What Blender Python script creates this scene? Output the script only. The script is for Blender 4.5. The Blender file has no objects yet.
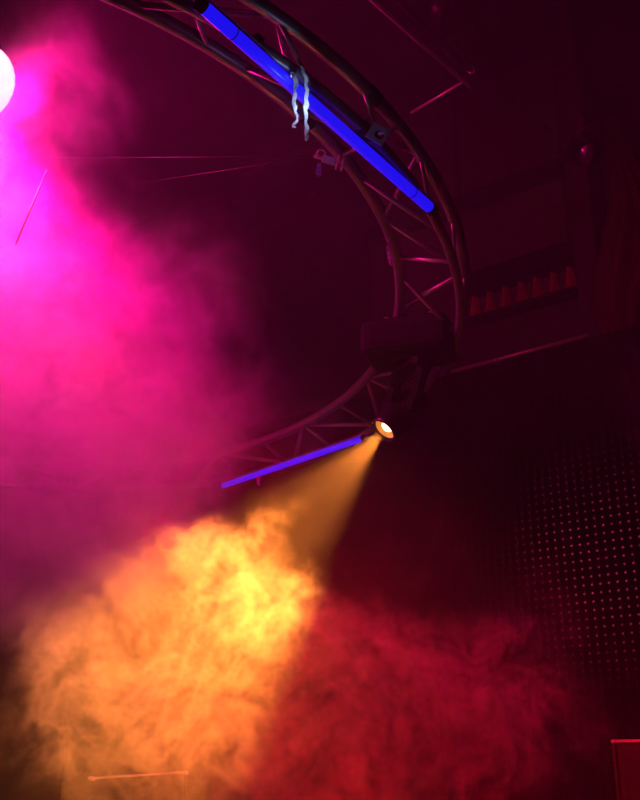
import bpy, bmesh, math, random
from mathutils import Vector, Matrix
random.seed(4)
scene = bpy.context.scene
COL = scene.collection

# ------------------------------------------------------------------ camera
F_PX = 1000.0
PITCH = math.atan(0.37)
CAM = Vector((0.0, 0.0, 1.55))
FWD = Vector((0, math.cos(PITCH), math.sin(PITCH)))
UPV = Vector((0, -math.sin(PITCH), math.cos(PITCH)))
RGT = Vector((1, 0, 0))
cd = bpy.data.cameras.new('camera')
cam = bpy.data.objects.new('camera', cd)
COL.objects.link(cam)
cam.location = CAM
cam.rotation_euler = (math.pi / 2 + PITCH, 0, 0)
cd.sensor_fit = 'VERTICAL'
cd.sensor_height = 24.0
cd.lens = 24.0 * F_PX / 800.0
cd.clip_start = 0.05
scene.camera = cam


def ray(px, py):
    return (FWD + RGT * ((px - 320) / F_PX) + UPV * ((400 - py) / F_PX))


def at(px, py, d):
    return CAM + ray(px, py) * d


# ------------------------------------------------------------------ world, view, renderer behaviour
w = bpy.data.worlds.new('dark_hall')
scene.world = w
w.use_nodes = True
w.node_tree.nodes['Background'].inputs[0].default_value = (0.5, 0.03, 0.2, 1)
w.node_tree.nodes['Background'].inputs[1].default_value = 0.0015
scene.view_settings.view_transform = 'Standard'
scene.view_settings.look = 'None'
scene.view_settings.gamma = 1
scene.view_settings.use_curve_mapping = False
scene.view_settings.exposure = 0.0
cy = scene.cycles
cy.volume_bounces = 1
cy.max_bounces = 4
cy.volume_step_rate = 3.0
cy.use_light_tree = False
cy.transparent_max_bounces = 32
cy.volume_max_steps = 400
cy.use_denoising = True


def spot(name, loc, target, power, color, angle, blend=0.3, radius=0.03):
    ld = bpy.data.lights.new(name, 'SPOT')
    ld.energy = power
    ld.color = color
    ld.spot_size = math.radians(angle)
    ld.spot_blend = blend
    ld.shadow_soft_size = radius
    o = bpy.data.objects.new(name, ld)
    COL.objects.link(o)
    o.location = loc
    o.rotation_euler = (Vector(target) - Vector(loc)).to_track_quat('-Z', 'Y').to_euler()
    return o


# the two moving heads of the photograph (their housings are built further down)
HEAD_PIVOT = at(399, 414, 5.12)
BEAM_AIM = at(184, 644, 4.3)
BEAM_DIR = (BEAM_AIM - HEAD_PIVOT).normalized()
LENS = HEAD_PIVOT + BEAM_DIR * 0.135
spot('amber_beam', LENS + BEAM_DIR * 0.02, BEAM_AIM, 1600, (1.0, 0.262, 0.03), 42, 0.75, 0.02)

WASH_LENS = at(-34, 81, 5.0)
WASH_AIM = at(65, 460, 5.25)
WASH_DIR = (WASH_AIM - WASH_LENS).normalized()
WASH_FACE = ((CAM - WASH_LENS).normalized() * 0.75 + WASH_DIR * 0.6 + Vector((0.25, 0, 0))).normalized()
WASH_SRC = WASH_LENS + WASH_FACE * 0.20
spot('magenta_wash', WASH_SRC, WASH_AIM, 960, (1.0, 0.0, 0.28), 92, 0.9, 0.06)
spot('crimson_spill', WASH_SRC, at(170, 70, 4.5), 300, (1.0, 0.0, 0.28), 120, 0.95, 0.06)
spot('pink_core', WASH_SRC, at(10, 300, 4.7), 70, (1.0, 0.36, 0.38), 55, 1.0, 0.06)
# red wash from the stage lamps out of frame
spot('red_wash', (-1.0, 2.9, 3.2), at(375, 730, 4.6), 720, (1.0, 0.002, 0.006), 58, 0.9, 0.05)
spot('red_wash_high', (-2.6, 1.6, 5.2), at(520, 300, 6.6), 150, (1.0, 0.01, 0.10), 60, 0.9, 0.05)


# ------------------------------------------------------------------ materials
def mat(name, color, rough=0.5, metal=0.0, var=0.25, scale=18.0, bump=0.0, emit=None, emit_s=0.0, spec=0.5):
    m = bpy.data.materials.new(name)
    m.use_nodes = True
    nt = m.node_tree
    b = nt.nodes['Principled BSDF']
    b.inputs['Roughness'].default_value = rough
    b.inputs['Metallic'].default_value = metal
    b.inputs['Specular IOR Level'].default_value = spec
    tc = nt.nodes.new('ShaderNodeTexCoord')
    n = nt.nodes.new('ShaderNodeTexNoise')
    n.inputs['Scale'].default_value = scale
    n.inputs['Detail'].default_value = 4
    nt.links.new(tc.outputs['Object'], n.inputs['Vector'])
    mx = nt.nodes.new('ShaderNodeMix')
    mx.data_type = 'RGBA'
    mx.inputs[6].default_value = (*[c * (1 - var) for c in color], 1)
    mx.inputs[7].default_value = (*[min(1, c * (1 + var)) for c in color], 1)
    nt.links.new(n.outputs[0], mx.inputs[0])
    nt.links.new(mx.outputs[2], b.inputs['Base Color'])
    if bump:
        bp = nt.nodes.new('ShaderNodeBump')
        bp.inputs['Strength'].default_value = bump
        bp.inputs['Distance'].default_value = 0.01
        nt.links.new(n.outputs[0], bp.inputs['Height'])
        nt.links.new(bp.outputs[0], b.inputs['Normal'])
    if emit:
        b.inputs['Emission Color'].default_value = (*emit, 1)
        b.inputs['Emission Strength'].default_value = emit_s
    return m


M = dict(
    floor=mat('dark_stage_deck', (0.03, 0.028, 0.03), 0.6, bump=0.2),
    wall=mat('dark_painted_wall', (0.05, 0.042, 0.055), 0.85, bump=0.15, scale=6),
    panel=mat('wall_panel_board', (0.09, 0.07, 0.075), 0.8, scale=5),
    ceiling=mat('black_ceiling', (0.02, 0.02, 0.02), 0.9),
    black=mat('black_plastic', (0.010, 0.010, 0.011), 0.7, spec=0.15),
    blackmetal=mat('black_powder_coat', (0.02, 0.019, 0.02), 0.6, metal=0.1, spec=0.2),
    truss=mat('scuffed_dark_aluminium', (0.24, 0.23, 0.25), 0.36, metal=0.55, var=0.35, bump=0.1),
    brace=mat('aluminium_brace', (0.42, 0.40, 0.42), 0.4, metal=0.5, var=0.3),
    steel=mat('galvanised_steel', (0.75, 0.72, 0.74), 0.4, metal=0.6),
    cable=mat('steel_wire_rope', (0.07, 0.07, 0.07), 0.6, metal=0.3),
    tape=mat('white_gaffer_tape', (0.85, 0.86, 0.88), 0.35, var=0.1, bump=0.3, scale=60),
    tag=mat('purple_cloth_tag', (0.55, 0.25, 0.75), 0.6),
    housing=mat('led_tube_housing', (0.35, 0.35, 0.4), 0.35, metal=0.5),
    blue=mat('blue_led_diffuser', (0.05, 0.05, 0.4), 0.3, emit=(0.008, 0.005, 0.85), emit_s=1.0, var=0.05),
    violet=mat('haze_tinted_led_diffuser', (0.05, 0.05, 0.4), 0.3, emit=(0.03, 0.006, 0.85), emit_s=1.0, var=0.05),  # blue tube with the haze's violet cast mixed into its emission
    glint=mat('cold_white_indicator', (0.8, 0.9, 1), 0.3, emit=(0.75, 0.9, 1.0), emit_s=4.0, var=0.0),
    amberlens=mat('amber_lit_lens', (1, 0.8, 0.5), 0.2, emit=(1.0, 0.72, 0.30), emit_s=7.0, var=0.0),
    pinklens=mat('pink_lit_lens', (1, 0.9, 1), 0.2, emit=(1.0, 0.55, 0.9), emit_s=2.0, var=0.0),
    strip=mat('matt_black_mesh_strip', (0.006, 0.005, 0.006), 0.95, spec=0.05),
    reflector=mat('amber_emissive_reflector', (0.8, 0.6, 0.4), 0.3, metal=0.8, emit=(1.0, 0.36, 0.05), emit_s=0.45),  # own emission stands in for lamplight on the bowl
    rim=mat('glossy_lens_rim', (0.10, 0.09, 0.09), 0.22, metal=0.6),
    drape=mat('red_velvet_drape', (0.09, 0.016, 0.02), 0.8, bump=0.4, scale=40),
    drape2=mat('dark_pleated_valance', (0.8, 0.2, 0.2), 0.85, bump=0.3, scale=40),
    case=mat('black_laminate_case', (0.03, 0.028, 0.028), 0.5, bump=0.15, scale=50),
    grille=mat('black_speaker_grille', (0.02, 0.02, 0.02), 0.6, bump=0.5, scale=120),
    extr=mat('aluminium_case_edging', (0.75, 0.72, 0.7), 0.4, metal=0.15),
)


def led_dot_material():
    m = bpy.data.materials.new('dim_red_led_pixels')
    m.use_nodes = True
    nt = m.node_tree
    b = nt.nodes['Principled BSDF']
    b.inputs['Base Color'].default_value = (0.01, 0.006, 0.006, 1)
    b.inputs['Specular IOR Level'].default_value = 0.05
    tc = nt.nodes.new('ShaderNodeTexCoord')
    n = nt.nodes.new('ShaderNodeTexNoise')
    n.inputs['Scale'].default_value = 1.6
    n.inputs['Detail'].default_value = 2
    n2 = nt.nodes.new('ShaderNodeTexNoise')
    n2.inputs['Scale'].default_value = 14
    mr = nt.nodes.new('ShaderNodeMapRange')
    mr.inputs[1].default_value = 0.30
    mr.inputs[2].default_value = 0.66
    mu = nt.nodes.new('ShaderNodeMath')
    mu.operation = 'MULTIPLY'
    geo = nt.nodes.new('ShaderNodeNewGeometry')      # emission falls off with distance from PATCH
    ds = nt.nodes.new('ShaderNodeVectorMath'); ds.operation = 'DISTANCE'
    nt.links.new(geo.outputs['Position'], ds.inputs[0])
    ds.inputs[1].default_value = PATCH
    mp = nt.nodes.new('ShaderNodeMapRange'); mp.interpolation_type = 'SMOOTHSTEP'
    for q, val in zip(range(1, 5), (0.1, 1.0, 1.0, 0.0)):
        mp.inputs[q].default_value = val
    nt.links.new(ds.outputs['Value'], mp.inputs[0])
    mq = nt.nodes.new('ShaderNodeMath'); mq.operation = 'MULTIPLY'
    nt.links.new(mp.outputs[0], mq.inputs[0])
    nt.links.new(tc.outputs['Object'], n.inputs['Vector'])
    nt.links.new(tc.outputs['Object'], n2.inputs['Vector'])
    nt.links.new(n.outputs[0], mr.inputs[0])
    nt.links.new(mr.outputs[0], mu.inputs[0])
    nt.links.new(n2.outputs[0], mu.inputs[1])
    mm = nt.nodes.new('ShaderNodeMath')
    mm.operation = 'MULTIPLY'
    mm.inputs[1].default_value = 0.6
    nt.links.new(mu.outputs[0], mm.inputs[0])
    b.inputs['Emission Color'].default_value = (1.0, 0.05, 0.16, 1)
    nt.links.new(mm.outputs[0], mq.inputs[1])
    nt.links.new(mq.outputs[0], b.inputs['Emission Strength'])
    return m




# ------------------------------------------------------------------ mesh helpers (shapes in world coordinates)
def frame_of(d):
    d = Vector(d).normalized()
    a = Vector((0, 0, 1)) if abs(d.z) < 0.9 else Vector((1, 0, 0))
    x = a.cross(d).normalized()
    return x, d.cross(x).normalized(), d


def tube(bm, pts, r, seg=10, closed=False, caps=True):
    pts = [Vector(p) for p in pts]
    rings = []
    n = len(pts)
    px = None
    for i, p in enumerate(pts):
        if closed:
            t = pts[(i + 1) % n] - pts[i - 1]
        else:
            t = pts[min(i + 1, n - 1)] - pts[max(i - 1, 0)]
        t.normalize()
        if px is None:
            x, y, _ = frame_of(t)
        else:
            x = (px - t * px.dot(t)).normalized()
            y = t.cross(x)
        px = x
        rr = r[i] if isinstance(r, (list, tuple)) else r
        rings.append([bm.verts.new(p + (x * math.cos(a) + y * math.sin(a)) * rr)
                      for a in [2 * math.pi * k / seg for k in range(seg)]])
    m = n if closed else n - 1
    for i in range(m):
        a, b = rings[i], rings[(i + 1) % n]
        for k in range(seg):
            f = bm.faces.new((a[k], a[(k + 1) % seg], b[(k + 1) % seg], b[k]))
            f.smooth = True
    if not closed and caps:
        bm.faces.new(rings[0][::-1])
        bm.faces.new(rings[-1])
    return bm


def obox(bm, c, ax, ay, az, sx, sy, sz, bevel=0.0):
    """box centred at c with unit axes and full sizes"""
    c = Vector(c)
    ax, ay, az = Vector(ax), Vector(ay), Vector(az)
    r = bmesh.ops.create_cube(bm, size=1.0)
    vs = r['verts']
    for v in vs:
        v.co = c + ax * v.co.x * sx + ay * v.co.y * sy + az * v.co.z * sz
    if bevel:
        es = list({e for v in vs for e in v.link_edges})
        bmesh.ops.bevel(bm, geom=es, offset=bevel, segments=3, affect='EDGES', profile=0.6)
    return bm


def lathe(bm, c, d, prof, seg=28, cap0=True, cap1=True):
    """profile of (distance along d, radius)"""
    c = Vector(c)
    x, y, d = frame_of(d)
    rings = []
    for s, r in prof:
        rings.append([bm.verts.new(c + d * s + (x * math.cos(a) + y * math.sin(a)) * r)
                      for a in [2 * math.pi * k / seg for k in range(seg)]])
    for a, b in zip(rings, rings[1:]):
        for k in range(seg):
            f = bm.faces.new((a[k], a[(k + 1) % seg], b[(k + 1) % seg], b[k]))
            f.smooth = True
    if cap0:
        bm.faces.new(rings[0][::-1])
    if cap1:
        bm.faces.new(rings[-1])
    return bm


def ribbon(bm, pts, widths, twists, th=0.002, side=Vector((1, 0, 0))):
    """thin twisted strip with thickness"""
    pts = [Vector(p) for p in pts]
    prev = None
    for i, p in enumerate(pts):
        t = (pts[min(i + 1, len(pts) - 1)] - pts[max(i - 1, 0)]).normalized()
        s = (side - t * side.dot(t)).normalized()
        b = t.cross(s)
        a = twists[i]
        s2 = s * math.cos(a) + b * math.sin(a)
        b2 = t.cross(s2)
        ww = widths[i] / 2
        q = [bm.verts.new(p + s2 * u * ww + b2 * v * th / 2) for u, v in ((-1, -1), (1, -1), (1, 1), (-1, 1))]
        if prev:
            for k in range(4):
                bm.faces.new((prev[k], prev[(k + 1) % 4], q[(k + 1) % 4], q[k]))
        else:
            bm.faces.new(q[::-1])
        prev = q
    bm.faces.new(prev)
    return bm


def tag(o, label=None, cat=None, group=None, kind=None):
    for k, v in (('label', label), ('category', cat), ('group', group), ('kind', kind)):
        if v:
            o[k] = v
    return o


def root(name, loc, label, cat, group=None):
    o = bpy.data.objects.new(name, None)
    COL.objects.link(o)
    o.location = loc
    o.empty_display_size = 0.1
    return tag(o, label, cat, group)


def top_of(o):
    while o.parent:
        o = o.parent
    return o


def obj(name, bm, material, parent=None, origin=None, weld=False):
    if parent is not None:
        org = Vector(top_of(parent).location)
    elif origin is not None:
        org = Vector(origin)
    else:
        xs = [v.co for v in bm.verts]
        org = Vector((sum(v.x for v in xs) / len(xs), sum(v.y for v in xs) / len(xs), min(v.z for v in xs)))
    bmesh.ops.translate(bm, verts=bm.verts, vec=-org)
    bmesh.ops.recalc_face_normals(bm, faces=bm.faces)
    me = bpy.data.meshes.new(name)
    bm.to_mesh(me)
    bm.free()
    me.materials.append(material if not isinstance(material, str) else M[material])
    o = bpy.data.objects.new(name, me)
    COL.objects.link(o)
    if parent is not None:
        o.parent = parent
        if parent.parent is None and parent.type != 'EMPTY':
            pass
    else:
        o.location = org
    return o


def B():
    return bmesh.new()


# ------------------------------------------------------------------ the hall: oblique back wall with its own axes
WN = Vector((0.614, 0.789, 0.0)).normalized()      # pointing into the wall
WU = Vector((0.789, -0.614, 0.0)).normalized()     # along the wall
WZ = Vector((0, 0, 1))
WALL_D = 7.3


def onwall(px, py, off=0.0):
    """point of the plane 'off' metres in front of the back wall that this line of sight meets"""
    r = ray(px, py)
    return CAM + r * ((WALL_D - off - CAM.dot(WN)) / r.dot(WN))


def wall_uz(px, py, off=0.0):
    p = onwall(px, py, off)
    return p.dot(WU), p.z


def wp(u, z, off=0.0):
    return WU * u + WN * (WALL_D - off) + WZ * z


def wallbox(bm, u0, u1, z0, z1, o0, o1, bevel=0.0):
    return obox(bm, wp((u0 + u1) / 2, (z0 + z1) / 2, (o0 + o1) / 2), WU, WN, WZ, abs(u1 - u0), abs(o1 - o0), abs(z1 - z0), bevel)


ROOM_H = 8.0
bm = B(); obox(bm, (0, 2, -0.1), (1, 0, 0), (0, 1, 0), WZ, 26, 26, 0.2)
tag(obj('floor', bm, 'floor'), kind='structure')
bm = B(); obox(bm, (0, 2, ROOM_H + 0.1), (1, 0, 0), (0, 1, 0), WZ, 26, 26, 0.2)
tag(obj('ceiling', bm, 'ceiling'), kind='structure')
bm = B(); wallbox(bm, -9, 7, 0, ROOM_H, -0.25, 0.0)
wall = tag(obj('wall_back', bm, 'wall'), kind='structure')

# stage deck in front of the back wall
STAGE_Z = 0.9
bm = B(); wallbox(bm, -9, 7, 0.0, STAGE_Z, 0.02, 5.4)
tag(obj('stage_deck', bm, 'floor'), 'raised black stage deck running along the back wall', 'stage', kind='structure')

# boards on the upper wall, in two rows with a beam between them
uR, zR0 = wall_uz(574, 282, 0.05)
beam_z = wall_uz(510, 188, 0.05)[1]
ledge_z = wall_uz(526, 303, 0.12)[1]
for row, (z0, z1) in enumerate(((ledge_z + 0.05, beam_z - 0.09), (beam_z + 0.09, beam_z + 1.25))):
    u = uR
    for k in range(2):
        bm = B()
        wallbox(bm, u - 1.02, u - 0.02, z0, z1, 0.0, 0.05, 0.008)
        obj('panel', bm, 'panel', None)
        o = bpy.context.scene.objects[-1] if False else None
        u -= 1.04
for o in [o for o in COL.objects if o.name.startswith('panel')]:
    mw = o.location.copy()
    o.parent = wall
    o.location = mw - wall.location
bm = B(); wallbox(bm, uR - 2.08, uR, beam_z - 0.07, beam_z + 0.07, 0.0, 0.14, 0.01)
tag(obj('trim_1', bm, 'blackmetal'), kind='structure')

# ------------------------------------------------------------------ ledge and pleated valance above it
bm = B(); wallbox(bm, uR - 2.08, uR + 0.05, ledge_z - 0.03, ledge_z, 0.0, 0.18, 0.005)
tag(obj('trim_2', bm, 'blackmetal'), kind='structure')
u_a = wall_uz(466, 312, 0.12)[0]
u_b = wall_uz(578, 282, 0.12)[0]
vr = root('pleated_valance', wp((u_a + u_b) / 2, ledge_z, 0.14), 'dark red pleated valance standing over the narrow wall ledge', 'drape')
NPL = 7
pw = (u_b - u_a) / NPL
for k in range(NPL):
    bm = B()
    grid = []
    for j in range(9):
        t = j / 8.0
        z = ledge_z + 0.005 + 0.22 * t
        fl = 1.0 - 0.62 * t ** 0.8
        rowv = []
        for i in range(9):
            s = i / 8.0 * 2 - 1
            uu = u_a + (k + 0.5) * pw + s * pw * 0.47 * fl
            bulge = (1 - s * s) * 0.085 * (0.35 + 0.65 * fl)
            rowv.append(bm.verts.new(wp(uu, z, 0.075 + bulge)))
        grid.append(rowv)
    for j in range(8):
        for i in range(8):
            f = bm.faces.new((grid[j][i], grid[j][i + 1], grid[j + 1][i + 1], grid[j + 1][i]))
            f.smooth = True
    bmesh.ops.solidify(bm, geom=bm.faces[:], thickness=0.006)
    obj('pleat', bm, 'drape2', vr)
bm = B(); wallbox(bm, u_a - 0.03, u_b + 0.03, ledge_z + 0.215, ledge_z + 0.46, 0.055, 0.13, 0.01)
obj('heading', bm, 'strip', vr)

# ------------------------------------------------------------------ column on the right of the panels
u0, _ = wall_uz(580, 300, 0.3)
u1, _ = wall_uz(603, 300, 0.3)
bm = B(); wallbox(bm, u0, u1, STAGE_Z, ROOM_H, 0.0, 0.34, 0.02)
col = tag(obj('wall_column', bm, 'wall'), 'plain square column between the panelled wall and the gathered drape', 'column', kind='structure')

# ------------------------------------------------------------------ gathered drape at the right of the column
dc_u, dc_z = wall_uz(632, 275, 0.45)
dr = root('gathered_drape', wp(dc_u, dc_z - 0.6, 0.3), 'red velvet drape gathered into deep folds beside the square column', 'drape')
prof = [(1.5, 0.05), (1.15, 0.07), (0.75, 0.13), (0.45, 0.20), (0.18, 0.25), (-0.08, 0.26), (-0.3, 0.22), (-0.45, 0.16), (-0.58, 0.10)]
bm = B()
rings = []
NS = 72
for j in range(60):
    t = j / 59.0 * (len(prof) - 1)
    i = min(int(t), len(prof) - 2)
    fr = t - i
    fr = fr * fr * (3 - 2 * fr)
    dz = prof[i][0] * (1 - (t - i)) + prof[i + 1][0] * (t - i)
    rr = prof[i][1] * (1 - fr) + prof[i + 1][1] * fr
    ring = []
    for k in range(NS):
        a = 2 * math.pi * k / NS
        fold = 1 + 0.42 * math.sin(11 * a + 1.4 * math.sin(dz * 2.2)) + 0.07 * math.sin(17 * a + dz * 5)
        swell = 0.06 * math.sin(dz * 3)
        ring.append(bm.verts.new(wp(dc_u + swell + rr * fold * math.cos(a), dc_z + dz, 0.32 + rr * 0.75 * fold * math.sin(a))))
    rings.append(ring)
for a, b in zip(rings, rings[1:]):
    for k in range(NS):
        f = bm.faces.new((a[k], a[(k + 1) % NS], b[(k + 1) % NS], b[k]))
        f.smooth = True
bm.faces.new(rings[0]); bm.faces.new(rings[-1])
obj('cloth', bm, 'drape', dr)
bm = B(); lathe(bm, wp(dc_u, dc_z - 0.55, 0.32), WZ, [(-0.03, 0.105), (-0.015, 0.125), (0.015, 0.125), (0.03, 0.105)])
obj('tieback', bm, 'drape2', dr)
spot('drape_fill_light', wp(dc_u + 0.9, dc_z + 0.4, 0.62), wp(dc_u, dc_z, 0.35), 5, (1.0, 0.02, 0.05), 40, 0.9, 0.03)  # unseen lamp added to rake red light over the drape's folds

# ------------------------------------------------------------------ led mesh curtain hanging from a batten
CO = 0.62
ua, za = wall_uz(418, 384, CO)
ub, zb = wall_uz(588, 334, CO)
top_z = (wall_uz(500, 360, CO)[1] + wall_uz(585, 335, CO)[1]) / 2
uR2 = wall_uz(690, 500, CO)[0]
lc = root('led_mesh_curtain', wp((ua + uR2) / 2, STAGE_Z, CO), 'black led mesh curtain with dim red pixels hanging from a pipe', 'led screen')
bm = B(); tube(bm, [wp(ua - 0.05, top_z, CO), wp(ub, top_z, CO)], 0.016)
obj('batten', bm, 'steel', lc)
bm = B(); nb = B()
PU, PZ = 0.062, 0.058
ncol = int((uR2 - ua) / PU)
nrow = int((top_z - 0.05 - STAGE_Z) / PZ)
for i in range(ncol):
    u = ua + i * PU
    wallbox(nb, u - 0.006, u + 0.006, STAGE_Z + 0.02, top_z - 0.01, CO - 0.012, CO - 0.004)
    for j in range(nrow):
        z = top_z - 0.06 - j * PZ
        p = wp(u, z, CO + 0.006)
        v = [bm.verts.new(p + WU * math.cos(a) * 0.0095 + WZ * math.sin(a) * 0.0095) for a in [math.pi * q / 3 for q in range(6)]]
        c = bm.verts.new(p - WN * 0.007)
        for q in range(6):
            bm.faces.new((v[q], v[(q + 1) % 6], c))
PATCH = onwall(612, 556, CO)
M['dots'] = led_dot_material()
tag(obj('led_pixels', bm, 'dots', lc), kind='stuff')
tag(obj('mesh_strips', nb, 'strip', lc), kind='stuff')
bm = B(); wallbox(bm, ua - 6.0, uR2, STAGE_Z + 0.01, top_z - 0.01, CO - 0.05, CO - 0.03)  # black sheet added to keep the wall behind the curtain dark
obj('dark_backing_sheet', bm, 'strip', lc)
bm = B(); lathe(bm, onwall(496, 361, CO + 0.03), WN, [(-0.03, 0.012), (-0.01, 0.022), (0.03, 0.022)], 14)
obj('batten_clamp', bm, 'steel', lc)

# ------------------------------------------------------------------ ring truss
RC = Vector((-1.683, 4.442, 2.196 + CAM.z))
TX, TY = -0.032, -0.123
RIN, ROUT, RLOW = 2.074, 2.374, 2.345
ZIN, ZOUT, ZLOW = 0.0, -0.05, -0.185


def ringp(deg, r, dz):
    a = math.radians(deg)
    x, y = r * math.cos(a), r * math.sin(a)
    return RC + Vector((x, y, dz + TX * x + TY * y))


def onring(px, py, dz):
    """point of the tilted ring plane (shifted by dz) on a line of sight"""
    n = Vector((-TX, -TY, 1))
    r = ray(px, py)
    return CAM + r * (((RC + Vector((0, 0, dz)) - CAM).dot(n)) / r.dot(n))


rt = root('ring_truss', RC + Vector((0, 0, -0.2)), 'circular dark aluminium lighting truss hung tilted above the stage', 'truss')
for r, dz, rad in ((RIN, ZIN, 0.027), (ROUT, ZOUT, 0.025), (RLOW, ZLOW, 0.021)):
    bm = B()
    if r == RLOW:            # the hanging rail follows the near arc only
        tube(bm, [ringp(a, r, dz) for a in range(-110, 9, 3)], rad, 12)
    else:
        tube(bm, [ringp(a, r, dz) for a in range(0, 360, 3)], rad, 12, closed=True)
    obj('chord', bm, 'truss', rt)
CH = {'a': (RIN, ZIN), 'b': (ROUT, ZOUT), 'c': (RLOW, ZLOW)}


def brace(d0, c0, d1, c1, r=0.0095):
    bm = B()
    p, q = ringp(d0, *CH[c0]), ringp(d1, *CH[c1])
    tube(bm, [p, q], r, 8)
    obj('brace', bm, 'brace', rt)


NB = 36
for k in range(NB):
    a0 = -49.5 + k * 10.0
    a1 = a0 + 10
    brace(a0, 'a', a1, 'b', 0.012) if k % 2 else brace(a0, 'b', a1, 'a', 0.012)
    am = (a0 + 180) % 360 - 180
    if -109 < am < -1:
        brace(a0, 'b', a0 + 4, 'c', 0.008)
        brace(a0 + 2, 'a', a0 + 8, 'c', 0.010) if k % 2 == 0 else brace(a0 + 3, 'c', a1 - 2, 'a', 0.010)
    else:
        brace(a0, 'a', a0 + 1, 'b', 0.010)
for a in (-38, 6, 96, 150, 210, 268):     # joining collars
    for c, r in (('a', 0.031), ('b', 0.029), ('c', 0.025))[:3 if a == -38 else 2]:
        bm = B(); tube(bm, [ringp(a - 0.8, *CH[c]), ringp(a + 0.8, *CH[c])], r, 12)
        obj('collar', bm, 'blackmetal', rt)
for i, a in enumerate((-84, 128, 205)):
    bm = B()
    p = ringp(a, 2.22, 0)
    tube(bm, [p, Vector((p.x, p.y, ROOM_H))], 0.008, 6)
    tag(obj('hoist_cable', bm, 'cable'), 'steel hoist cable carrying the ring truss from the ceiling', 'cable', 'hoist cables of the ring truss')


# ------------------------------------------------------------------ led tubes
def led_tube(p0, p1, rad, glow, label, seams=(0.12, 0.88), group='straight led tubes on the ring truss', upn=None):
    p0, p1 = Vector(p0), Vector(p1)
    d = (p1 - p0).normalized()
    L = (p1 - p0).length
    mid = (p0 + p1) / 2
    t = root('led_tube', mid, label, 'led tube', group)
    view = (mid - CAM).normalized()
    up = (Vector((0, 0, 1)) - d * d.z).normalized()
    sd = d.cross(up)
    bm = B(); tube(bm, [p0 + d * L * q for q in (0, 0.25, 0.5, 0.75, 1)], rad, 16)
    obj('diffuser', bm, glow, t)
    bm = B(); obox(bm, mid + up * rad * 1.02, d, sd, up, L, rad * 1.3, rad * 0.7, rad * 0.12)
    obj('housing', bm, 'housing', t)
    for q in (0, 1):
        bm = B(); tube(bm, [p0 + d * (L * q - 0.012), p0 + d * (L * q + 0.012)], rad * 1.12, 16)
        obj('end_cap', bm, 'black', t)
    for q in seams:
        bm = B(); tube(bm, [p0 + d * (L * q - 0.002), p0 + d * (L * q + 0.002)], rad * 1.05, 16)
        obj('seam_ring', bm, 'black', t)
    for q in (0.2, 0.8):
        c = p0 + d * L * q + up * rad * 2.2
        bm = B(); obox(bm, c, d, sd, up, 0.03, rad * 0.9, rad * 2.4, 0.003)
        obj('bracket', bm, 'blackmetal', t)
    return t


LED_A0, LED_A1 = onring(201, 5, -0.225), onring(431, 209, -0.225)
led_tube(LED_A0, LED_A1, 0.0215, 'blue', 'bright blue led tube under the near arc of the ring truss', (0.115, 0.9))
LED_B0, LED_B1 = onring(222, 486, -0.105), onring(364, 438, -0.105)
led_tube(LED_B0, LED_B1, 0.019, 'violet', 'hazy violet led tube along the far arc of the ring truss beside the amber beam', (0.5,))

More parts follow.
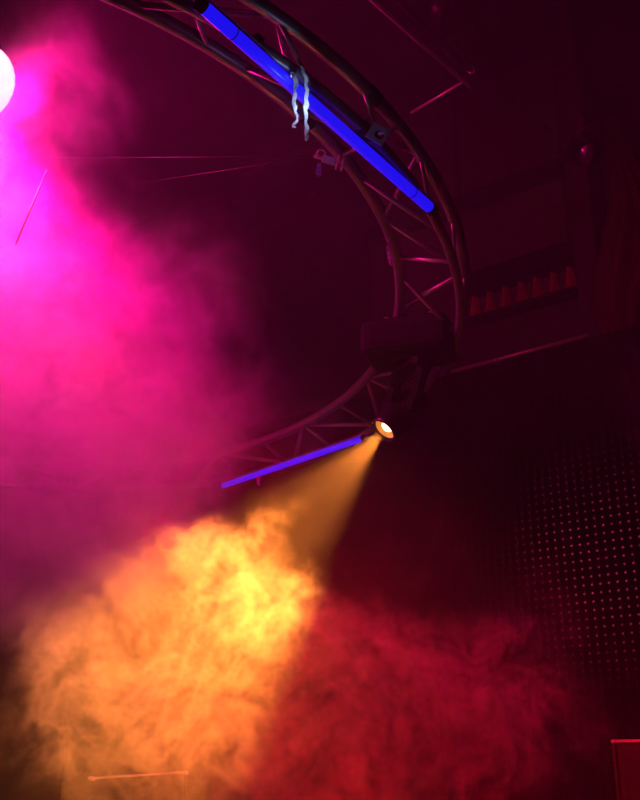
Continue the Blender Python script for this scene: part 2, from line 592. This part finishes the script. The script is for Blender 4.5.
# ------------------------------------------------------------------ moving heads
def moving_head(clamp, pivot, aim, lensmat, label, scale=1.0, s_lens=1.0):
    """clamp: point on the truss; pivot: tilt axis; aim: unit beam direction"""
    clamp, pivot, aim = Vector(clamp), Vector(pivot), Vector(aim).normalized()
    g = root('moving_head_lamp', clamp, label, 'stage lamp')
    side = aim.cross(WZ).normalized()
    down = (pivot - clamp)
    bc = clamp + Vector((down.x * 0.1, down.y * 0.1, -0.15 * scale))
    bx = Vector((0.95, -0.3, 0)).normalized()
    by = WZ.cross(bx)
    bm = B(); obox(bm, bc, bx, by, WZ, 0.44 * scale, 0.30 * scale, 0.19 * scale, 0.06 * scale)
    base = obj('base', bm, 'black', g)
    for s in (-1, 1):
        bm = B(); obox(bm, bc + bx * s * 0.17 * scale + WZ * 0.03 * scale, bx, by, WZ, 0.035 * scale, 0.20 * scale, 0.05 * scale, 0.01 * scale)
        obj('carry_handle', bm, 'blackmetal', base)
        bm = B()
        cc = bc + bx * s * 0.11 * scale + WZ * 0.075 * scale
        lathe(bm, cc, WZ, [(0, 0.028 * scale), (0.03 * scale, 0.028 * scale), (0.035 * scale, 0.012 * scale), (0.075 * scale, 0.012 * scale)], 14)
        obj('clamp', bm, 'steel', g)
    # pan bearing
    bm = B(); lathe(bm, bc - WZ * 0.07 * scale, -WZ, [(0, 0.10 * scale), (0.03 * scale, 0.10 * scale), (0.045 * scale, 0.085 * scale)], 24)
    obj('pan_bearing', bm, 'black', g)
    yc = bc - WZ * 0.125 * scale
    bm = B()
    for s in (-1, 1):
        pts = [yc, yc + side * s * 0.09 * scale, yc + side * s * 0.145 * scale - WZ * 0.03 * scale]
        end = pivot + side * s * 0.135 * scale
        pts.append(pts[-1] * 0.45 + end * 0.55 + side * s * 0.012)
        pts.append(end)
        for a, b, w0, w1 in zip(pts, pts[1:], (0.085, 0.085, 0.08, 0.07), (0.085, 0.08, 0.07, 0.075)):
            d = (b - a).normalized()
            n = side - d * side.dot(d)
            n = n.normalized() if n.length > 0.2 else WZ
            f = d.cross(n)
            va = [a + f * u * w0 * scale / 2 + n * v * 0.017 * scale for u, v in ((-1, -1), (1, -1), (1, 1), (-1, 1))]
            vb = [b + f * u * w1 * scale / 2 + n * v * 0.017 * scale for u, v in ((-1, -1), (1, -1), (1, 1), (-1, 1))]
            va = [bm.verts.new(v) for v in va]
            vb = [bm.verts.new(v) for v in vb]
            for k in range(4):
                bm.faces.new((va[k], va[(k + 1) % 4], vb[(k + 1) % 4], vb[k]))
            bm.faces.new(va[::-1]); bm.faces.new(vb)
        lathe(bm, end - side * s * 0.03 * scale, side * s, [(0, 0.05 * scale), (0.04 * scale, 0.05 * scale), (0.05 * scale, 0.04 * scale)], 18)
    obj('yoke', bm, 'black', g)
    k = scale
    bm = B(); lathe(bm, pivot, aim, [(-0.17 * k, 0.05 * k), (-0.15 * k, 0.085 * k), (-0.05 * k, 0.105 * k), (0.03 * k, 0.10 * k), (0.07 * k, 0.078 * k),
                                     (0.135 * k, 0.072 * k * s_lens), (0.135 * k, 0.060 * k * s_lens), (0.10 * k, 0.055 * k * s_lens)], 32)
    head = obj('head', bm, 'black', g)
    bm = B(); lathe(bm, pivot, aim, [(0.118 * k, 0.074 * k * s_lens), (0.14 * k, 0.074 * k * s_lens), (0.142 * k, 0.064 * k * s_lens), (0.118 * k, 0.060 * k * s_lens)], 32, False, False)
    obj('lens_rim', bm, 'rim', head)
    bm = B()
    lp = [(0.103 * k, 0.057 * k * s_lens), (0.112 * k, 0.05 * k * s_lens), (0.12 * k, 0.03 * k * s_lens), (0.123 * k, 0.006 * k)]
    lathe(bm, pivot, aim, lp, 28)
    if lensmat == 'amberlens':
        for v in bm.verts:
            ax_ = pivot + aim * (v.co - pivot).dot(aim)
            v.co = ax_ + (v.co - ax_) * 0.55
    else:
        for v in bm.verts:
            ax_ = pivot + aim * (v.co - pivot).dot(aim)
            v.co = ax_ + (v.co - ax_) * 1.26 + aim * 0.05 * k
    obj('lens', bm, lensmat, head)
    bm = B(); lathe(bm, pivot, aim, [(0.104 * k, 0.03 * k), (0.110 * k, 0.046 * k * s_lens), (0.126 * k, 0.061 * k * s_lens)], 28, False, False)
    obj('reflector', bm, 'reflector' if lensmat == 'amberlens' else 'rim', head)
    for q in range(5):
        s0 = -0.13 * k + q * 0.02 * k
        bm = B(); lathe(bm, pivot, aim, [(s0, 0.085 * k + q * 0.004 * k), (s0, 0.108 * k), (s0 + 0.006 * k, 0.108 * k), (s0 + 0.006 * k, 0.085 * k + q * 0.004 * k)], 28, False, False)
        obj('cooling_fin', bm, 'blackmetal', head)
    return g


moving_head(at(410, 312, 4.93), HEAD_PIVOT, BEAM_DIR, 'amberlens', 'moving head lamp throwing an amber beam below the truss end')
wp0 = WASH_LENS - WASH_DIR * 0.0
face = WASH_FACE
S2 = 1.9
wash_pivot = WASH_LENS - face * 0.135 * S2
moving_head(wash_pivot + Vector((-0.35, 0.25, 0.95)), wash_pivot, face, 'pinklens', 'large moving head wash lamp glowing white pink in the magenta haze', S2, 1.75)

# ------------------------------------------------------------------ tape tails, tags, clamps and wires on the truss
def tail(name, pts, widths, material, label, cat, tw=5.0, group=None):
    n = 26
    P, W, T = [], [], []
    for i in range(n):
        t = i / (n - 1) * (len(pts) - 1)
        k = min(int(t), len(pts) - 2)
        f = t - k
        P.append(Vector(pts[k]).lerp(Vector(pts[k + 1]), f) + Vector((0.002 * math.sin(i * 1.7), 0.002 * math.cos(i * 1.1), 0)))
        W.append((widths[k] * (1 - f) + widths[k + 1] * f) * (0.75 + 0.35 * abs(math.sin(i * 0.9))))
        T.append(0.5 * math.sin(tw * i / n) + 0.25 * math.sin(i * 1.3))
    bm = B(); ribbon(bm, P, W, T)
    return tag(obj(name, bm, material), label, cat, group)


DT = (onring(297, 85, -0.225) - CAM).dot(FWD) - 0.05
tail('tape_tail', [at(291, 72, DT), at(296, 80, DT), at(295, 92, DT), at(294, 103, DT), at(296, 113, DT), at(298, 119, DT), at(293, 126, DT), at(296, 128, DT)],
     [0.012, 0.017, 0.011, 0.016, 0.009, 0.006, 0.011, 0.006], 'tape', 'short curled white tape tail hanging over the blue tube', 'tape')
tail('tape_tail', [at(301, 66, DT), at(306, 78, DT), at(307, 92, DT), at(306, 106, DT), at(306, 120, DT), at(307, 132, DT), at(306, 141, DT)],
     [0.008, 0.013, 0.013, 0.018, 0.008, 0.016, 0.009], 'tape', 'longer ragged white tape tail hanging over the blue tube', 'tape')
# cold white indicator lamp; a separate added point light brightens the tails
ip = at(293, 76, DT + 0.01)
ir = root('indicator_lamp', ip, 'tiny cold white indicator lamp at the tape tails', 'lamp')
bm = B(); lathe(bm, ip, (CAM - ip), [(-0.02, 0.010), (0.0, 0.010), (0.003, 0.008)], 14)
obj('body', bm, 'blackmetal', ir)
bm = B(); lathe(bm, ip, (CAM - ip), [(0.003, 0.007), (0.007, 0.005), (0.009, 0.001)], 12)
obj('bulb', bm, 'glint', ir)
ld = bpy.data.lights.new('tail_fill_light', 'POINT')  # fill light added in front of the tails, apart from the bulb
ld.energy = 0.2; ld.color = (0.42, 0.58, 1.0); ld.shadow_soft_size = 0.006
lo = bpy.data.objects.new('tail_fill_light', ld); COL.objects.link(lo)
lo.location = at(301, 104, DT - 0.048)

tail('cloth_tag', [at(388, 239, 4.25), at(388, 250, 4.25), at(389, 258, 4.25), at(391, 266, 4.25)], [0.006, 0.016, 0.014, 0.005], 'tag',
     'slim purple cloth tag hanging from the inner truss chord', 'tag', 2)
tail('cloth_tag', [at(319, 163, 3.75), at(319, 168, 3.75), at(318, 173, 3.75), at(319, 176, 3.75)], [0.010, 0.018, 0.022, 0.016], 'tag',
     'small stubby purple tag below the wire clamp', 'tag', 1)
tail('cloth_tag', [at(258, 476, 6.2), at(258, 481, 6.2), at(259, 486, 6.2)], [0.02, 0.022, 0.012], 'tag',
     'faint purple tag dangling from the far violet tube', 'tag', 1)

# wire clamp: body, two jaws, bolt, shackle loop
c0 = at(329, 160, 3.86)
wc = root('wire_clamp', c0, 'reddish steel wire clamp on the inner truss chord', 'clamp')
ex = (at(345, 166, 3.86) - at(315, 158, 3.86)).normalized()
ez = ex.cross((c0 - CAM).normalized()).normalized()
ey = ez.cross(ex)
bm = B(); obox(bm, c0, ex, ey, ez, 0.055, 0.03, 0.03, 0.006)
obj('body', bm, 'steel', wc)
for s in (0.035, 0.055):
    bm = B(); tube(bm, [c0 + ex * s + ez * 0.025 * math.cos(a) + ey * 0.02 * math.sin(a) for a in [q * math.pi / 5 for q in range(0, 10)]], 0.005, 8, closed=True)
    obj('jaw', bm, 'steel', wc)
bm = B(); tube(bm, [c0 - ex * 0.03, c0 - ex * 0.06], 0.007, 8)
obj('bolt', bm, 'steel', wc)
bm = B(); tube(bm, [c0 - ex * 0.035 + ez * 0.014 + (ex * math.cos(a) + ez * math.sin(a)) * 0.016 for a in [q * math.pi / 6 for q in range(12)]], 0.0035, 8, closed=True)
obj('shackle', bm, 'steel', wc)
for (px, py, d, lab) in ((196, 160, 4.7, 'thin level steel wire leading from the clamp into the haze'), (236, 173, 4.6, 'thin sloping steel wire leading from the clamp into the haze')):
    bm = B(); tube(bm, [c0 - ex * 0.05, c0 - ex * 0.05 + (at(px, py, d) - c0) * 2.6], 0.0017, 6)
    tag(obj('steel_wire', bm, 'cable'), lab, 'wire')
# bracket plate with a round hole
p0 = at(378, 134, 3.52)
br = root('hanging_bracket', p0, 'flat steel bracket plate with a round hole inside the truss', 'bracket')
vx = (RGT * 0.8 - UPV * 0.5).normalized()
vy = (RGT * 0.5 + UPV * 0.8).normalized()
vn = vx.cross(vy).normalized()
bm = B()
N = 24
outer, inner = [], []
for k in range(N):
    a = 2 * math.pi * k / N
    m = max(abs(math.cos(a)), abs(math.sin(a)))
    outer.append((math.cos(a) / m * 0.034, math.sin(a) / m * 0.030))
    inner.append((math.cos(a) * 0.017 + 0.006, math.sin(a) * 0.017))
ly = []
for off in (-0.004, 0.004):
    ly.append(([bm.verts.new(p0 + vx * x + vy * y + vn * off) for x, y in outer], [bm.verts.new(p0 + vx * x + vy * y + vn * off) for x, y in inner]))
for k in range(N):
    k2 = (k + 1) % N
    for o_, i_ in ly:
        bm.faces.new((o_[k], o_[k2], i_[k2], i_[k]))
    bm.faces.new((ly[0][0][k], ly[0][0][k2], ly[1][0][k2], ly[1][0][k]))
    bm.faces.new((ly[0][1][k], ly[0][1][k2], ly[1][1][k2], ly[1][1][k]))
obj('plate', bm, 'steel', br)
bm = B(); tube(bm, [p0, p0 + vx * 0.02 + vy * 0.02, p0 + vx * 0.045 + vy * 0.055], 0.006, 8)
obj('bolt', bm, 'steel', br)

# ------------------------------------------------------------------ roof pipes, top right
pe = at(470, 87, 5.6)
ps = pe - WN * 2.6
off = (at(372, 0, 4.7) - pe)
bm = B(); tube(bm, [pe, pe + off * 2.2], 0.011, 10)
tag(obj('grid_pipe', bm, 'steel'), 'thin straight steel grid pipe high above the ring truss', 'pipe')
bm = B(); tube(bm, [at(463, 82, 5.6), at(411, 113, 5.9)], 0.008, 8)
tag(obj('pipe_brace', bm, 'steel'), 'short steel brace running from the grid pipe end', 'pipe')
q0 = at(472, 71, 5.9)
pr = root('dark_pipe', q0, 'black roof pipe with a bright end cap beside the steel grid pipe', 'pipe')
bm = B(); tube(bm, [q0, q0 + (at(398, 0, 5.0) - q0) * 1.8], 0.016, 10)
obj('tube', bm, 'blackmetal', pr)
bm = B(); lathe(bm, q0, q0 - at(398, 0, 5.0), [(-0.02, 0.02), (0.0, 0.02), (0.012, 0.012)], 14)
obj('end_cap', bm, 'steel', pr)


def par_can(p, aim, label):
    p = Vector(p); aim = Vector(aim).normalized()
    g = root('par_can', p, label, 'stage lamp', 'unlit par cans under the roof')
    bm = B(); lathe(bm, p, aim, [(-0.18, 0.03), (-0.16, 0.06), (-0.05, 0.09), (0.12, 0.095), (0.12, 0.088), (0.02, 0.08)], 24)
    body = obj('can', bm, 'blackmetal', g)
    bm = B(); lathe(bm, p, aim, [(0.005, 0.078), (0.02, 0.06), (0.028, 0.01)], 20)
    obj('lens', bm, 'rim', body)
    s = aim.cross(WZ).normalized()
    bm = B(); tube(bm, [p - s * 0.105, p - s * 0.105 + WZ * 0.10, p - s * 0.05 + WZ * 0.17, p + s * 0.05 + WZ * 0.17, p + s * 0.105 + WZ * 0.10, p + s * 0.105], 0.009, 8)
    obj('yoke', bm, 'blackmetal', g)
    bm = B(); lathe(bm, p + WZ * 0.17, WZ, [(0, 0.02), (0.05, 0.02), (0.06, 0.03), (0.09, 0.03)], 12)
    obj('hook_clamp', bm, 'blackmetal', g)
    return g


aimv = Vector((-0.5, -0.5, -0.75))
par_can(at(436, 8, 6.6), aimv, 'unlit black par can nearest the black roof pipe')
par_can(at(466, 42, 6.6), Vector((-0.7, -0.2, -0.6)), 'unlit black par can above the bright pipe end')
par_can(at(586, 152, 6.0), Vector((-0.6, -0.6, -0.5)), 'unlit black par can over the square column')
# chain falling from the roof
g = root('hoist_chain', at(548, 126, 6.3), 'dark sagging hoist chain in front of the upper wall panels', 'chain')
for k in range(13):
    t = k / 12.0
    p = at(508 + 42 * t, 84 + 46 * t + 6 * math.sin(math.pi * t), 6.3)
    x, y, d = frame_of(at(550, 130, 6.3) - at(508, 84, 6.3))
    nrm = x if k % 2 else y
    bm = B(); tube(bm, [p + d * 0.022 * math.cos(a) + nrm * 0.012 * math.sin(a) for a in [q * math.pi / 5 for q in range(10)]], 0.004, 6, closed=True)
    obj('link', bm, 'blackmetal', g)

# thin rod by the wash lamp
bm = B(); tube(bm, [at(47, 170, 4.75), at(16, 244, 4.6)], 0.004, 6)
tag(obj('thin_rod', bm, 'steel'), 'thin steel rod slanting down beside the white pink lamp', 'rod')

# ------------------------------------------------------------------ cases on the stage
def cabinet(corner, ex, ey, wdt, dep, hgt, label, cat, name, eg=0.012):
    """corner: top front corner; ex along the visible top edge, ey into depth"""
    corner = Vector(corner); ex = Vector(ex).normalized(); ey = Vector(ey).normalized()
    WZ = ex.cross(ey).normalized()
    c = corner + ex * wdt / 2 + ey * dep / 2 - WZ * hgt / 2
    g = root(name, c - WZ * hgt / 2, label, cat)
    bm = B(); obox(bm, c, ex, ey, WZ, wdt - 0.01, dep - 0.01, hgt - 0.005, 0.006)
    body = obj('body', bm, 'case', g)
    for a, b in ((0, 0), (1, 0), (0, 1), (1, 1)):
        q = corner + ex * wdt * a + ey * dep * b
        bm = B(); obox(bm, q - WZ * hgt / 2, ex, ey, WZ, 0.018, 0.018, hgt - 0.02, 0.003)
        obj('edge_strip', bm, 'case', body)
    for b in (0, 1):
        q = corner + ex * wdt / 2 + ey * dep * b
        bm = B(); obox(bm, q - WZ * 0.008, ex, ey, WZ, wdt, eg, eg * 0.85, 0.002)
        obj('top_edging', bm, 'extr', body)
        q = corner + ey * dep / 2 + ex * wdt * b
        bm = B(); obox(bm, q - WZ * 0.008, ex, ey, WZ, eg, dep, eg * 0.85, 0.002)
        obj('top_edging', bm, 'extr', body)
    for a, b in ((0, 0), (1, 0), (0, 1), (1, 1)):
        q = corner + ex * wdt * a + ey * dep * b - WZ * 0.012
        r = bmesh.new(); bmesh.ops.create_icosphere(r, subdivisions=2, radius=0.013)
        bmesh.ops.translate(r, verts=r.verts, vec=q)
        obj('ball_corner', r, 'extr', body)
    bm = B(); obox(bm, c - ey * (dep / 2 - 0.001), ex, ey, WZ, wdt - 0.08, 0.012, hgt - 0.1, 0.004)
    obj('grille', bm, 'grille', body)
    return g


k0 = at(93, 776.5, 4.75)
e1 = Vector((0.97, 0.24, 0.062)).normalized()
e2 = Vector((-0.24, 0.97, 0.0)).normalized()
cabinet(k0, e1, e2, 0.44, 0.40, k0.z - STAGE_Z, 'black speaker cabinet with metal edging lost in the orange smoke', 'speaker', 'speaker_cabinet')
k0 = at(613, 739.5, 5.2)
e1 = Vector((0.945, -0.327, 0)).normalized()
cabinet(k0, e1, Vector((0.327, 0.945, 0)).normalized(), 0.8, 0.5, k0.z - STAGE_Z, 'dark flight case with a red lit top edge in front of the led curtain', 'case', 'flight_case', 0.018)
# slim stand pole by the speaker
pb = at(65, 742, 4.6)
st = root('stand_pole', Vector((pb.x, pb.y, STAGE_Z)), 'slim black stand pole in the smoke beside the speaker cabinet', 'stand')
bm = B(); tube(bm, [pb, Vector((pb.x, pb.y, STAGE_Z + 0.02))], 0.006, 10)
obj('pole', bm, 'strip', st)
bm = B(); lathe(bm, (pb.x, pb.y, STAGE_Z), WZ, [(0, 0.13), (0.012, 0.13), (0.022, 0.03), (0.05, 0.02)], 24)
obj('base', bm, 'blackmetal', st)


# ------------------------------------------------------------------ haze and smoke
def vol_material(name, density, aniso, attr=True, color=(1, 1, 1)):
    m = bpy.data.materials.new(name)
    m.use_nodes = True
    nt = m.node_tree
    nt.nodes.remove(nt.nodes['Principled BSDF'])
    out = nt.nodes['Material Output']
    vs = nt.nodes.new('ShaderNodeVolumeScatter')
    vs.inputs['Color'].default_value = (*color, 1)
    vs.inputs['Anisotropy'].default_value = aniso
    vs.inputs['Density'].default_value = density
    if attr:
        at_ = nt.nodes.new('ShaderNodeAttribute')
        at_.attribute_name = 'density'
        mu = nt.nodes.new('ShaderNodeMath'); mu.operation = 'MULTIPLY'
        mu.inputs[1].default_value = density
        nt.links.new(at_.outputs['Fac'], mu.inputs[0])
        nt.links.new(mu.outputs[0], vs.inputs['Density'])
    nt.links.new(vs.outputs[0], out.inputs['Volume'])
    return m


bm = B(); wallbox(bm, -6.5, 3.2, 0.95, 6.8, 0.5, 6.3)
hz = obj('stage_haze', bm, vol_material('thin_stage_haze', 0.019, 0.1, False))
tag(hz, 'thin even haze hanging in the air over the whole stage', 'haze', kind='stuff')


def smoke(name, label, lo, hi, res, blobs, density, aniso, nscale, edge, wisp, step, seed=0.0, warp=0.25, soft=(0.35, 0.75), detail=6.0, floor_=0.12, rough=0.55, spread=1.5, flat=1.0, contrast=1.0, gain=1.0):
    v = bpy.data.volumes.new(name)
    o = bpy.data.objects.new(name, v)
    COL.objects.link(o)
    ng = bpy.data.node_groups.new(name + '_field', 'GeometryNodeTree')
    ng.interface.new_socket('Geometry', in_out='OUTPUT', socket_type='NodeSocketGeometry')
    N, Lk = ng.nodes, ng.links

    def math_(op, a, b=None, c=None, clamp=False):
        n = N.new('ShaderNodeMath'); n.operation = op; n.use_clamp = clamp
        for i, x in enumerate((a, b, c)):
            if x is None:
                continue
            if isinstance(x, (int, float)):
                n.inputs[i].default_value = x
            else:
                Lk.new(x, n.inputs[i])
        return n.outputs[0]

    def vmath(op, a, b=None, scale=None):
        n = N.new('ShaderNodeVectorMath'); n.operation = op
        for i, x in enumerate((a, b)):
            if x is None:
                continue
            if isinstance(x, (tuple, list, Vector)):
                n.inputs[i].default_value = tuple(x)
            else:
                Lk.new(x, n.inputs[i])
        if scale is not None:
            n.inputs['Scale'].default_value = scale
        return n.outputs['Value'] if op in ('DISTANCE', 'LENGTH') else n.outputs['Vector']

    def noise(vec, scale, det, rough=0.55, dist=0.0):
        n = N.new('ShaderNodeTexNoise')
        n.inputs['Scale'].default_value = scale
        n.inputs['Detail'].default_value = det
        n.inputs['Roughness'].default_value = rough
        n.inputs['Distortion'].default_value = dist
        Lk.new(vec, n.inputs['Vector'])
        return n

    def mrange(x, a, b, c, d, interp='SMOOTHSTEP'):
        n = N.new('ShaderNodeMapRange'); n.interpolation_type = interp; n.clamp = True
        Lk.new(x, n.inputs['Value'])
        for k, val in zip(('From Min', 'From Max', 'To Min', 'To Max'), (a, b, c, d)):
            n.inputs[k].default_value = val
        return n.outputs['Result']

    pos = N.new('GeometryNodeInputPosition').outputs[0]
    sp = vmath('ADD', pos, (seed, seed * 1.7, -seed))
    wn = noise(sp, nscale * 0.55, 2.0)
    wv = vmath('SCALE', vmath('SUBTRACT', wn.outputs['Color'], (0.5, 0.5, 0.5)), scale=warp)
    p2 = vmath('ADD', pos, wv)
    wn2 = noise(vmath('ADD', sp, wv), nscale * 2.3, 2.0)
    wv2 = vmath('SCALE', vmath('SUBTRACT', wn2.outputs['Color'], (0.5, 0.5, 0.5)), scale=warp * 0.55)
    base = None
    for c, r, wgt in blobs:
        d = vmath('LENGTH', vmath('MULTIPLY', vmath('SUBTRACT', p2, c), (1.0, flat, 1.0)))
        f = mrange(d, 0.0, r * spread, wgt, 0.0)
        base = f if base is None else math_('ADD', base, f)
    base = math_('MINIMUM', base, 1.25)
    sw = vmath('ADD', vmath('ADD', sp, wv2), vmath('SCALE', wv, scale=2.0))
    n1 = noise(sw, nscale, detail, rough).outputs[0]
    t = math_('ADD', base, math_('MULTIPLY', math_('SUBTRACT', n1, 0.5), edge))
    dens = mrange(t, soft[0], soft[1], 0.0, 1.0)
    # thin curling sheets inside the cloud
    n2 = noise(sw, nscale * 2.1, 5.0, 0.6, 0.6).outputs[0]
    rid = math_('SUBTRACT', 1.0, math_('MULTIPLY', math_('ABSOLUTE', math_('SUBTRACT', n2, 0.5)), 9.0), clamp=True)
    rid = math_('POWER', rid, 2.0)
    n3 = mrange(n1, 0.38, 0.64, floor_, 1.0, 'LINEAR')
    tex = math_('ADD', math_('MULTIPLY', n3, 1.0 - wisp), math_('MULTIPLY', rid, wisp * 2.0))
    if contrast != 1.0:
        tex = math_('MULTIPLY', math_('POWER', tex, contrast), gain)
    dens = math_('ADD', math_('MULTIPLY', dens, tex), 0.0025)   # a trace everywhere keeps the grid one closed block
    vc = N.new('GeometryNodeVolumeCube')
    vc.inputs['Min'].default_value = lo
    vc.inputs['Max'].default_value = hi
    for k, r in zip(('Resolution X', 'Resolution Y', 'Resolution Z'), res):
        vc.inputs[k].default_value = r
    Lk.new(dens, vc.inputs['Density'])
    sm = N.new('GeometryNodeSetMaterial')
    mt = vol_material(name + '_scatter', density, aniso)
    sm.inputs['Material'].default_value = mt
    out = N.new('NodeGroupOutput')
    Lk.new(vc.outputs[0], sm.inputs[0])
    Lk.new(sm.outputs[0], out.inputs[0])
    md = o.modifiers.new('field', 'NODES')
    md.node_group = ng
    v.materials.append(mt)
    v.render.space = 'WORLD'
    v.render.step_size = step
    tag(o, label, 'smoke', kind='stuff')
    return o


low = [((165, 560), 4.45, .22, .8), ((225, 630), 4.35, .34, 1), ((100, 630), 4.4, .40, 1.0), ((200, 690), 4.25, .50, 1), ((55, 690), 4.5, .33, .6),
       ((300, 690), 4.45, .40, 1), ((385, 705), 4.65, .38, .95), ((470, 695), 4.85, .34, .8), ((530, 650), 5.0, .30, .65), ((520, 760), 4.8, .42, .6),
       ((400, 790), 4.5, .5, .8), ((255, 790), 4.25, .5, .9), ((110, 770), 4.4, .40, .55), ((15, 620), 4.6, .2, .6), ((260, 555), 4.5, .24, .38)]
smoke('low_smoke', 'billowing low smoke lit amber on one side and red on the other', (-1.95, 3.15, 0.92), (1.75, 5.75, 3.2), (264, 186, 164),
      [(at(p[0], p[1], d), r, wg) for p, d, r, wg in low], 0.85, 0.15, 2.6, 2.6, 0.75, 0.06, seed=3.1, warp=0.4, soft=(0.25, 1.35), detail=8.0, rough=0.6, spread=1.9, flat=1.6, contrast=1.8, gain=1.9)
high = [((-20, 260), 5.0, .75, .6), ((60, 300), 5.1, .7, .75), ((40, 460), 5.2, .8, 1.0), ((150, 380), 5.4, .6, .8), ((185, 260), 5.4, .40, .7), ((260, 340), 5.6, .36, .5),
        ((20, 90), 5.1, .5, .7), ((80, 70), 5.2, .35, .6), ((60, 475), 6.0, .5, 1), ((150, 475), 6.1, .4, .9), ((0, 480), 5.9, .5, 1), ((150, 470), 5.2, .6, .8), ((300, 420), 5.7, .35, .4), ((20, 540), 5.0, .6, .8), ((110, 420), 4.9, .5, .7), ((80, 480), 5.7, .7, .9), ((170, 475), 6.1, .3, .6)]
smoke('magenta_smoke', 'thick upper smoke glowing magenta around the white pink lamp', (-3.2, 3.7, 2.1), (0.7, 7.0, 5.8), (150, 128, 140),
      [(at(p[0], p[1], d), r, wg) for p, d, r, wg in high], 1.15, 0.1, 2.3, 1.3, 0.4, 0.1, seed=8.3, warp=0.45, soft=(0.12, 1.05), detail=6.0, contrast=1.4, gain=1.6)
